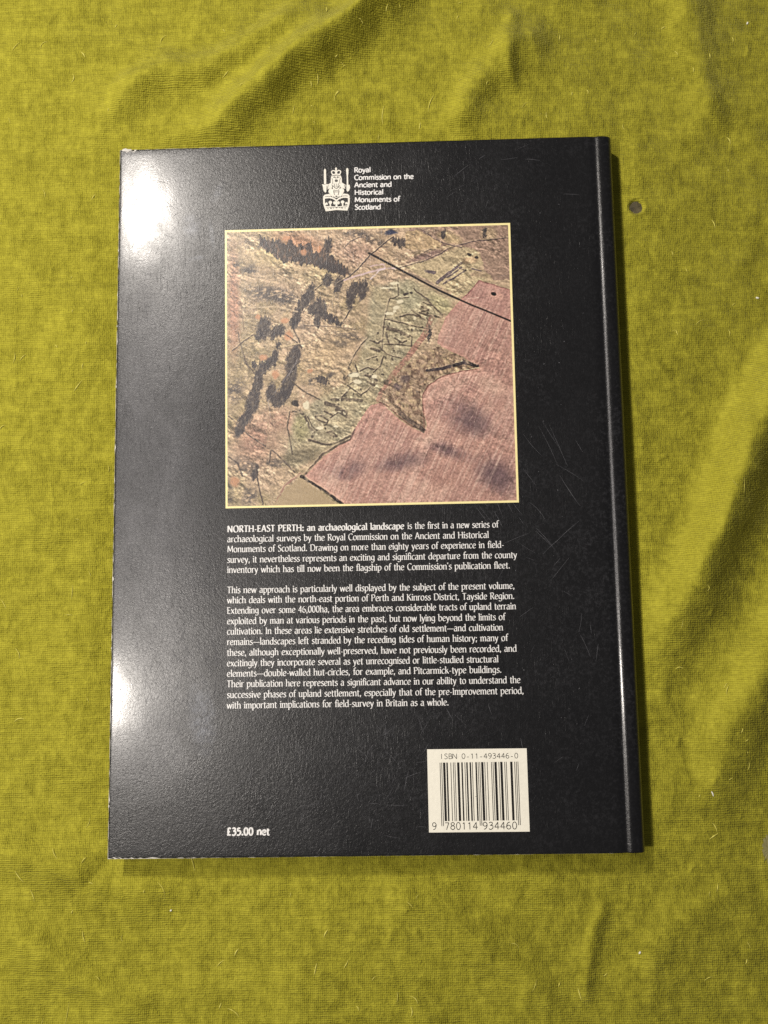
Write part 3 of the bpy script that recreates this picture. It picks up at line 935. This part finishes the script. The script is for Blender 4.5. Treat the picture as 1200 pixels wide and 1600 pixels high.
    # hill pastures at the top right
    blend(inpoly([(640, 352), (800, 348), (800, 440), (772, 440), (756, 422), (752, 398), (738, 388), (700, 385), (664, 390), (640, 380)], X, Y), col(158, 124, 104), .85)
    blend(inpoly([(636, 362), (650, 358), (678, 372), (690, 380), (690, 388), (650, 392), (632, 388)], X, Y), col(184, 152, 108), .9)
    blend(soft_ell(704, 372, 24, 12, 20), col(188, 158, 112), .9); blend(soft_ell(764, 366, 16, 14, 0), col(176, 148, 110), .8)
    blend(soft_ell(670, 402, 40, 9, -14), col(132, 100, 92), .75)
    ridge_ = [(628, 420), (648, 410), (680, 402), (702, 390), (732, 386), (750, 394), (756, 412), (748, 424), (738, 430), (756, 436), (770, 440), (754, 444), (728, 466), (718, 470), (676, 446), (640, 426)]
    ds, _, _ = seg_dist(X, Y, ridge_ + [ridge_[0]]); blend(inpoly(ridge_, X, Y) * np.clip(ds / 4, 0, 1), col(190, 166, 122), .95)
    blend(soft_ell(736, 408, 18, 7, -10), col(170, 134, 98), .6)
    line([(626, 420), (662, 410), (690, 398), (704, 388), (712, 386), (740, 378), (798, 372)], 1.6, col(92, 74, 74), .8)
    line([(662, 360), (680, 374), (698, 382), (722, 388)], 1.8, col(96, 76, 72), .8)
    line([(664, 395), (676, 390), (674, 402), (660, 397)], 1.2, col(96, 76, 72), .8)
    # gully in shadow
    for (x0, y0, x1, y1, w) in ((722, 412, 704, 428, 4), (704, 428, 684, 444, 5.5), (722, 420, 700, 436, 2.5), (728, 424, 706, 440, 2), (712, 436, 694, 446, 3), (718, 420, 724, 424, 2), (738, 422, 752, 426, 2), (666, 426, 680, 428, 5)):
        line([(x0, y0), (x1, y1)], w, col(98, 82, 86), .85)
    # pink ploughland
    field = [(478, 745), (506, 716), (530, 700), (548, 690), (552, 678), (566, 656), (580, 637), (597, 633), (620, 654), (640, 669), (664, 680), (668, 666), (662, 646), (661, 620), (670, 606), (692, 592), (720, 584), (750, 580), (748, 577), (722, 561), (692, 546), (684, 540), (686, 528), (698, 498), (718, 474), (724, 468), (750, 441), (800, 457), (812, 800), (540, 800), (534, 788)]
    fm = inpoly(field)
    fx = X0 * 0.905 + Y0 * 0.425      # across the furrows
    fy = -X0 * 0.425 + Y0 * 0.905
    fw = 2.2 * fbm(X0 / 30, Y0 / 50, 371, 3)
    fur = fbm((fx + fw) / 1.9, (fy + 12 * fbm(X0 / 4, Y0 / 30, 381, 2)) / 45, 181, 2, .4); fur2 = fbm((fx + fw) / 5, (fy + 20 * fbm(X0 / 5, Y0 / 20, 391, 2)) / 70, 191, 2, .4)
    F_ = np.zeros_like(C); F_[:] = col(182, 132, 116)
    sv, C = C, F_
    blend(np.clip(.5 + 1.5 * big, 0, 1), col(180, 126, 108), .7)
    blend(np.clip(.4 + 1.4 * mid, 0, 1), col(200, 146, 124), .5)
    for e in ((730, 656, 54, 32, 30), (776, 744, 50, 34, 30), (630, 722, 54, 20, -8), (540, 738, 46, 20, -18), (700, 706, 50, 14, 20)):
        blend(soft_ell(*e, hard=1.25) * np.clip(.85 + 1.2 * mid + .5 * fur, 0, 1), col(112, 82, 84), .85)
    for e in ((690, 600, 36, 10, -20), (760, 600, 50, 20, 30), (680, 672, 22, 16, 0), (690, 520, 24, 16, 40), (520, 765, 50, 16, 30), (660, 760, 70, 14, 10), (770, 455, 26, 8, 0)):
        blend(soft_ell(*e, hard=1.1), col(214, 164, 138), .65)
    blend(np.clip((fur - .12) * 3.0, 0, 1), col(222, 180, 160), .28)
    blend(np.clip((-fur - .16) * 3.0, 0, 1), col(134, 92, 90), .18)
    blend(np.clip((fur2 - .22) * 5, 0, 1), col(230, 190, 164), .24)
    for e, k in (((738, 660, 40, 26, 35), .62), ((778, 748, 40, 26, 25), .55), ((620, 726, 40, 13, -12), .4)):
        blend(soft_ell(*e, hard=1.4), col(104, 78, 82), k)
    for e, k in (((668, 690, 30, 12, -20), .55), ((700, 612, 44, 12, -25), .5), ((772, 610, 40, 18, 20), .45), ((520, 750, 44, 10, 30), .5), ((650, 775, 70, 12, 0), .35), ((700, 505, 22, 20, 0), .4)):
        blend(soft_ell(*e, hard=1.2), col(216, 172, 146), k)
    rt = np.random.default_rng(77)
    for k in range(75):      # pale tramlines left by the plough
        x, y = rt.uniform(500, 806), rt.uniform(470, 790); L = rt.uniform(20, 110); bend = rt.normal(0, 3)
        d, _, t = seg_dist(X0, Y0, smooth([(x, y), (x + .2 * L + bend, y - .45 * L), (x + .42 * L, y - .9 * L)], 4))
        blend(np.clip(.75 - d, 0, 1) * np.clip(.6 + fine, 0, 1), col(232, 196, 170), rt.uniform(.3, .75))
    dn, _, _ = seg_dist(Xs, Ys, field + [field[0]])
    blend(np.clip(1 - dn / 9, 0, 1), col(208, 148, 124), .55)
    F_, C = C, sv
    C = C * (1 - fm[..., None]) + F_ * fm[..., None]
    up = [(724, 468), (750, 441), (800, 457), (800, 505)]
    blend(inpoly(up), col(182, 124, 114), .35)
    line([(724, 470), (750, 441), (798, 456)], 1.6, col(140, 84, 78), .8)
    blend(soft_ell(776, 466, 15, 7, 15), col(206, 150, 128), .8); blend(soft_ell(772, 462, 5.2, 3.6, 10, Xs, Ys, 4), col(50, 44, 42))
    line([(724, 470), (748, 468)], 1.5, col(220, 172, 150), .7)
    # edge strip and rough knoll left unploughed
    line([(676, 500), (666, 524), (640, 560), (610, 596), (592, 628)], 9, col(164, 110, 92), .75)
    knoll = [(592, 632), (604, 612), (622, 588), (642, 570), (668, 551), (690, 545), (725, 562), (749, 578), (720, 583), (692, 591), (670, 605), (661, 620), (661, 646), (667, 664), (664, 678), (640, 667), (620, 652), (600, 634)]
    km = inpoly(knoll)
    blend(km, col(170, 138, 108), .95)
    blend(km * np.clip(.3 + 2.2 * fbm(X0 / 5, Y0 / 8, 201, 4), 0, 1), col(112, 84, 66), .8)
    blend(km * np.clip(-.1 + 2.0 * fbm(X0 / 6, Y0 / 6, 211, 4), 0, 1), col(186, 156, 112), .8)
    line([(662, 640), (664, 676), (642, 668), (622, 652), (604, 636), (594, 632)], 2.0, col(120, 72, 62), .7)
    line([(750, 580), (720, 584), (692, 592), (670, 606), (661, 622), (662, 645)], 1.8, col(126, 78, 66), .75)
    line([(668, 583), (690, 580), (706, 576), (724, 570), (746, 576)], 5.0, col(66, 54, 58), .9); line([(724, 566), (744, 574)], 2.2, col(70, 54, 52), .8)
    blend(soft_ell(634, 596, 10, 7, 0), col(98, 78, 74), .8); blend(soft_ell(622, 608, 9, 7, 0), col(98, 78, 76), .8); blend(soft_ell(604, 600, 6, 5, 0), col(96, 84, 66), .7)
    line([(628, 650), (640, 660), (654, 670), (663, 676)], 7, col(82, 64, 60), .7)
    # relief everywhere outside the ploughed land
    ra = X0 * .9 + Y0 * .43; rb = -X0 * .43 + Y0 * .9
    wv = 7 * fbm(X0 / 40, Y0 / 40, 351, 3)
    hgt = np.clip(.8 + 1.4 * fbm(X0 / 45, Y0 / 32, 401, 3), .35, 1.5) * 10 * fbm((ra + wv) / 27, (rb + wv) / 17, 221, 5, .58) + 3.0 * (1 - np.abs(fbm((ra - wv) / 22, (rb + wv) / 14, 361, 3)) * 2)
    gy, gx = np.gradient(hgt)
    rel = np.clip((gx * 0.5 - gy * 0.9) * (1.0 - 0.75 * fm), -1.6, 1.6)
    C *= (1 + 0.17 * rel)[..., None]
    rough = np.clip(.70 + 1.8 * fbm(X0 / 45, Y0 / 32, 401, 3), .25, 1.5)
    C *= (1 + 0.24 * rough * fine * (1 - .4 * fm) + 0.12 * grain)[..., None]
    vein = np.clip(1 - np.abs(fbm(X0 / 9, Y0 / 6, 301, 4)) * 9, 0, 1) * np.clip(.2 + 1.6 * fbm(X0 / 30, Y0 / 30, 311, 2), 0, 1) * (1 - fm)
    blend(vein, col(92, 78, 70), .40)
    vein = np.clip(1 - np.abs(fbm(X0 / 12, Y0 / 6, 321, 4)) * 10, 0, 1) * np.clip(.1 + 1.6 * fbm(X0 / 26, Y0 / 30, 331, 2), 0, 1) * (1 - fm)
    blend(vein, col(222, 196, 152), .35)
    # heather and shrub in dark patches
    dk = col(80, 71, 68); dk2 = col(68, 60, 62)
    for e, s in (((422, 462, 46, 18, 8), .8), ((448, 470, 26, 13, 10), .7), ((390, 424, 17, 10, 0), .8), ((372, 414, 8, 9, 0), .6), ((412, 380, 12, 14, 0), .8), ((470, 512, 26, 6, 10), .5), ((545, 528, 34, 9, 12), .55), ((534, 540, 20, 8, 10), .5),
                 ((368, 614, 18, 24, 0), .7), ((384, 730, 34, 16, 20), .5), ((392, 776, 14, 20, 20), .7), ((360, 770, 9, 24, 0), .6), ((430, 726, 26, 10, 0), .6), ((490, 600, 16, 8, 0), .7), ((518, 590, 9, 6, 0), .7), ((610, 362, 18, 7, 0), .9),
                 ((560, 366, 34, 8, 12), .75), ((590, 380, 26, 8, 20), .6), ((648, 366, 6, 4, 0), .5)):
        m = soft_ell(*e, hard=1.6) * np.clip(.75 + 2.0 * fbm(X0 / 6, Y0 / 3.2, 231, 3), 0, 1)
        blend(m, dk, s)
    blend(soft_ell(612, 364, 12, 5, 0), col(62, 66, 92), .9)
    # forest and its ragged tree tops
    wood = [(404, 366), (420, 376), (436, 372), (446, 382), (454, 370), (462, 386), (474, 384), (488, 378), (490, 392), (500, 396), (506, 388), (510, 398), (520, 402), (534, 412), (546, 424), (550, 434), (530, 430), (508, 424), (490, 416), (470, 414), (444, 410), (424, 398), (410, 386)]
    blend(inpoly(wood, X0 + 2.5 * fbm(X0 / 3, Y0 / 9, 241, 3), Y0 + 6 * fbm(X0 / 2.5, Y0 / 20, 251, 2)), dk2, .84); wd = inpoly(wood); blend(wd * np.clip(fbm(X0 / 3, Y0 / 7, 411, 3) * 1.6 - .05, 0, 1), col(150, 112, 86), .7)
    blend(soft_ell(520, 420, 34, 10, 16), dk2, .7)
    TX = 4.2 * fbm(X0 / 4.5, Y0 / 5, 261, 4, .8); TY = 8 * fbm(X0 / 2.6, Y0 / 6, 271, 4, .8)
    for (x, y, rx, ry, rot) in ((514, 386, 7, 17, 5), (514, 440, 10, 12, 0), (530, 446, 8, 16, 10), (526, 456, 5, 7, 0), (550, 466, 9, 24, 8), (568, 456, 8, 20, 12), (560, 452, 8, 12, 0), (484, 464, 9, 22, 18), (474, 478, 9, 16, 20), (500, 484, 14, 18, -20), (516, 500, 20, 8, 22), (490, 488, 12, 8, 0), (528, 508, 14, 5, 20), (497, 506, 5.5, 13, 0),
                                (413, 516, 13, 22, 8), (406, 526, 8, 12, 0), (437, 520, 12, 12, 30), (428, 526, 7, 9, 0), (464, 500, 8, 20, 14), (460, 508, 9, 10, 0), (430, 564, 7, 16, 14), (420, 572, 8, 12, 20), (459, 566, 12, 30, 16), (450, 606, 11, 34, 24), (404, 600, 9, 28, 8), (412, 578, 9, 14, 10), (396, 630, 12, 26, 16), (378, 668, 9, 24, 22), (388, 652, 9, 18, 20), (424, 616, 9, 18, 10), (434, 628, 14, 14, 20), (446, 620, 10, 18, 20), (436, 543, 5, 7, 0), (504, 598, 12, 7, 25),
                                (694, 366, 5, 10, 0), (758, 364, 4, 11, 4), (628, 380, 8, 9, 20), (672, 524, 4.5, 14, 6), (400, 740, 6, 16, 14), (618, 378, 6, 8, 0), (398, 574, 6, 8, 0)):
        m = soft_ell(x, y, rx * 1.0, ry * 1.0, rot, X0 + TX, Y0 + TY, 3.2)
        blend(m, dk2, .88)
        blend(m * np.clip(fbm(X0 / 3, Y0 / 4, 281, 3) + .12, 0, 1), col(136, 118, 96), .8)
    for (x, y, rx, ry) in ((446, 504, 7, 6), (412, 562, 9, 6), (368, 754, 10, 9), (476, 394, 8, 7), (500, 390, 5, 8), (450, 372, 9, 5), (404, 498, 6, 5), (486, 584, 6, 5), (432, 588, 7, 9), (452, 528, 8, 10)):
        blend(soft_ell(x, y, rx, ry), col(206, 140, 96), .8)
    # tracks, walls and dykes
    blk = col(50, 42, 44)
    line([(528, 446), (548, 434), (562, 420), (578, 402), (598, 384), (616, 370)], 2.0, col(72, 60, 62), .85)
    line([(540, 440), (556, 434), (580, 427), (602, 421), (622, 421)], 2.6, col(204, 172, 168), .85); line([(580, 418), (600, 414), (602, 420)], 2, col(206, 170, 166), .8); line([(580, 438), (592, 426), (602, 421)], 2.2, col(214, 190, 186), .8)
    line([(538, 390), (548, 378), (566, 370)], 1.4, col(90, 74, 72), .7)
    line([(494, 456), (504, 447)], 1.8, blk, .8); line([(538, 506), (548, 488)], 1.8, blk, .8); line([(444, 524), (464, 538), (472, 546)], 2.0, blk, .75); line([(460, 518), (468, 534), (472, 548)], 1.8, blk, .75)
    line([(364, 552), (378, 540), (398, 526)], 2.0, col(90, 70, 62), .8); line([(372, 520), (378, 548), (386, 570), (392, 586), (400, 588)], 1.7, col(90, 72, 62), .75)
    line([(378, 480), (382, 520)], 1.6, col(140, 110, 84), .7); line([(390, 484), (430, 482), (466, 490)], 2.2, col(206, 178, 138), .7); line([(420, 466), (448, 458)], 1.6, col(196, 166, 128), .6); line([(440, 546), (470, 540), (486, 538)], 1.6, col(204, 176, 128), .8)
    line([(424, 658), (420, 630), (452, 590), (466, 566)], 1.3, col(150, 140, 140), .5)
    line([(545, 580), (554, 560), (566, 542), (576, 532)], 2.2, col(84, 70, 60), .85); line([(476, 512), (520, 514), (556, 518)], 1.6, col(96, 80, 72), .6)
    for pts in ([(358, 654), (370, 664), (384, 678), (396, 688), (416, 700)], [(426, 706), (444, 722), (462, 740)], [(424, 706), (422, 724)], [(400, 726), (404, 756), (412, 788)], [(358, 716), (372, 726), (380, 746)], [(384, 570), (398, 586)]):
        line(pts, 2.2, col(74, 60, 56), .8)
    line([(420, 640), (420, 690), (416, 706)], 1.8, col(178, 144, 110), .7); line([(432, 786), (446, 760), (470, 742)], 2.4, col(168, 118, 98), .8); line([(436, 770), (452, 752), (474, 742)], 1.2, col(214, 176, 140), .7)
    blend(inpoly([(470, 748), (532, 790), (426, 792), (444, 768)]), col(180, 152, 110), .85)
    line([(472, 746), (496, 760), (520, 776), (536, 788)], 4.6, col(48, 38, 38), .95); line([(478, 746), (504, 762), (538, 784)], 1.6, col(226, 172, 140), .8)
    line([(478, 742), (506, 712), (530, 698), (546, 690)], 3.2, col(86, 66, 58), .75); line([(548, 690), (556, 674)], 3, col(96, 70, 62), .7)
    line([(476, 742), (502, 722), (530, 704)], 1.4, col(206, 156, 124), .6)
    # ruins and field banks in the green strip
    bank = col(84, 70, 58)
    for pts, w in (([(478, 654), (484, 670), (492, 678)], 3.4), ([(482, 654), (488, 668), (496, 676)], 2), ([(494, 654), (506, 654), (514, 660), (512, 664), (500, 660), (494, 654)], 2.6), ([(512, 678), (520, 684), (528, 685), (520, 678), (512, 678)], 2.4),
                   ([(484, 690), (496, 694), (512, 698), (530, 694), (548, 684)], 3.4), ([(458, 600), (474, 614), (504, 630)], 2.4), ([(510, 634), (526, 638), (542, 648)], 6), ([(526, 644), (546, 656)], 5), ([(518, 656), (530, 648)], 2.2),
                   ([(520, 628), (540, 628), (566, 630)], 5), ([(536, 624), (548, 610)], 2.4), ([(544, 606), (556, 614), (566, 622)], 2.4), ([(566, 620), (580, 610)], 2), ([(548, 604), (560, 598)], 2),
                   ([(610, 470), (602, 500), (599, 530), (598, 550), (606, 558), (628, 564)], 2.0), ([(602, 502), (630, 508), (650, 514), (674, 518)], 2.2), ([(622, 440), (624, 466), (610, 470)], 1.5), ([(624, 469), (640, 468)], 1.6),
                   ([(648, 454), (656, 462), (668, 470), (680, 484), (692, 496)], 2.4), ([(656, 492), (674, 498), (692, 499)], 2.8), ([(660, 482), (670, 488), (660, 490)], 3), ([(626, 498), (640, 494), (656, 498), (664, 504)], 2.8), ([(644, 488), (658, 498)], 2.2), ([(668, 500), (670, 508)], 2.4), ([(662, 476), (676, 480)], 2.0),
                   ([(600, 514), (620, 518), (634, 526), (644, 530), (644, 544)], 2.2), ([(604, 524), (608, 540), (616, 548)], 3), ([(618, 532), (630, 540), (636, 536)], 2.6), ([(602, 542), (624, 542), (644, 545)], 2.4), ([(606, 518), (624, 522)], 4), ([(626, 524), (640, 530)], 3),
                   ([(580, 536), (592, 540), (600, 534)], 3), ([(582, 548), (594, 552)], 4.5), ([(574, 566), (590, 560)], 2), ([(564, 584), (576, 578), (588, 582)], 2.6), ([(572, 590), (586, 594), (590, 600)], 3.4), ([(576, 600), (586, 606)], 3.6), ([(556, 574), (562, 592)], 2.0), ([(540, 596), (548, 588), (560, 586)], 2.4),
                   ([(600, 560), (596, 576), (584, 586)], 2), ([(470, 646), (474, 650)], 4), ([(508, 646), (520, 652)], 3), ([(454, 646), (450, 670), (454, 690), (458, 712)], 2.0), ([(458, 646), (474, 650)], 1.8)):
        line(pts, w, bank, .82)
    for k in range(70):     # tumbled stones and bushes
        r = np.random.default_rng(400 + k)
        t = r.random(); x = 480 + 190 * t + r.normal(0, 14); y = 690 - 200 * t + r.normal(0, 16)
        blend(soft_ell(x, y, r.uniform(1.2, 3.6), r.uniform(1, 2.6), r.uniform(0, 90), hard=3), col(84, 72, 60) if k % 3 else col(214, 198, 156), .75)
    for (x, y, rx, ry) in ((618, 445, 8, 3), (626, 474, 8, 4.5), (620, 484, 7, 4), (610, 494, 8, 3), (606, 452, 14, 1.6), (618, 490, 4, 3), (556, 590, 10, 4), (560, 600, 8, 4), (586, 592, 6, 4), (500, 672, 8, 2.5), (526, 670, 4, 2), (480, 636, 6, 8)):
        blend(soft_ell(x, y, rx, ry, 0, hard=3), col(222, 208, 168), .9)
    for (x, y, r_) in ((486, 462, 2), (462, 634, 5), (464, 636, 4), (636, 462, 3), (644, 460, 2.4), (734, 400, 3), (746, 404, 2.4), (472, 388, 3)):
        blend(soft_ell(x, y, r_ * 1.5, r_, 10, hard=3), col(70, 60, 56), .85)
    # the long dark march dyke
    line([(578, 397), (600, 409), (620, 420), (642, 432), (662, 443), (690, 458), (718, 471)], 3.4, blk, .93, False)
    line([(718, 471), (740, 481), (760, 489), (800, 506)], 2.8, blk, .95, False)
    line([(640, 428), (664, 440), (690, 454)], 2.0, col(98, 86, 80), .5, False)
    def blur(A, r):
        for ax in (0, 1):
            P_ = np.pad(A, [(r + 1, r) if i == ax else (0, 0) for i in range(3)], mode='edge')
            cs = np.cumsum(P_, axis=ax)
            n_ = A.shape[ax]
            A = (np.take(cs, np.arange(2 * r + 1, 2 * r + 1 + n_), ax) - np.take(cs, np.arange(0, n_), ax)) / (2 * r + 1)
        return A
    C = C + 0.55 * (C - blur(C, 3)) + 0.15 * (C - blur(C, 14))
    C = np.clip(C + 4 * grain[..., None], 14, 245)
    G = C.mean(axis=2, keepdims=True); C = G + (C - G) * 0.72
    return MX, MY, s2l(C) * 0.86
MX, MY, PCOL = aerial()
ph = grid_obj('aerial_photograph', MX[::-1], MY[::-1], np.full(MX.shape, ZP), M_photo, book, ORG, PCOL[::-1])
ph['label'] = 'printed colour air photograph of moorland and pink ploughed fields'
outer = [(46.75, 264.55), (171.0, 264.4), (170.7, 142.1), (47.45, 142.05)]
inner = [tuple(p) for p in PC]
V = [(x, y, ZP + .012) for x, y in outer] + [(x, y, ZP + .012) for x, y in inner]
F = [(i, 4 + i, 4 + (i + 1) % 4, (i + 1) % 4) for i in range(4)]
part('photo_border', V, F, M_border, ph, label='thin pale yellow border line')
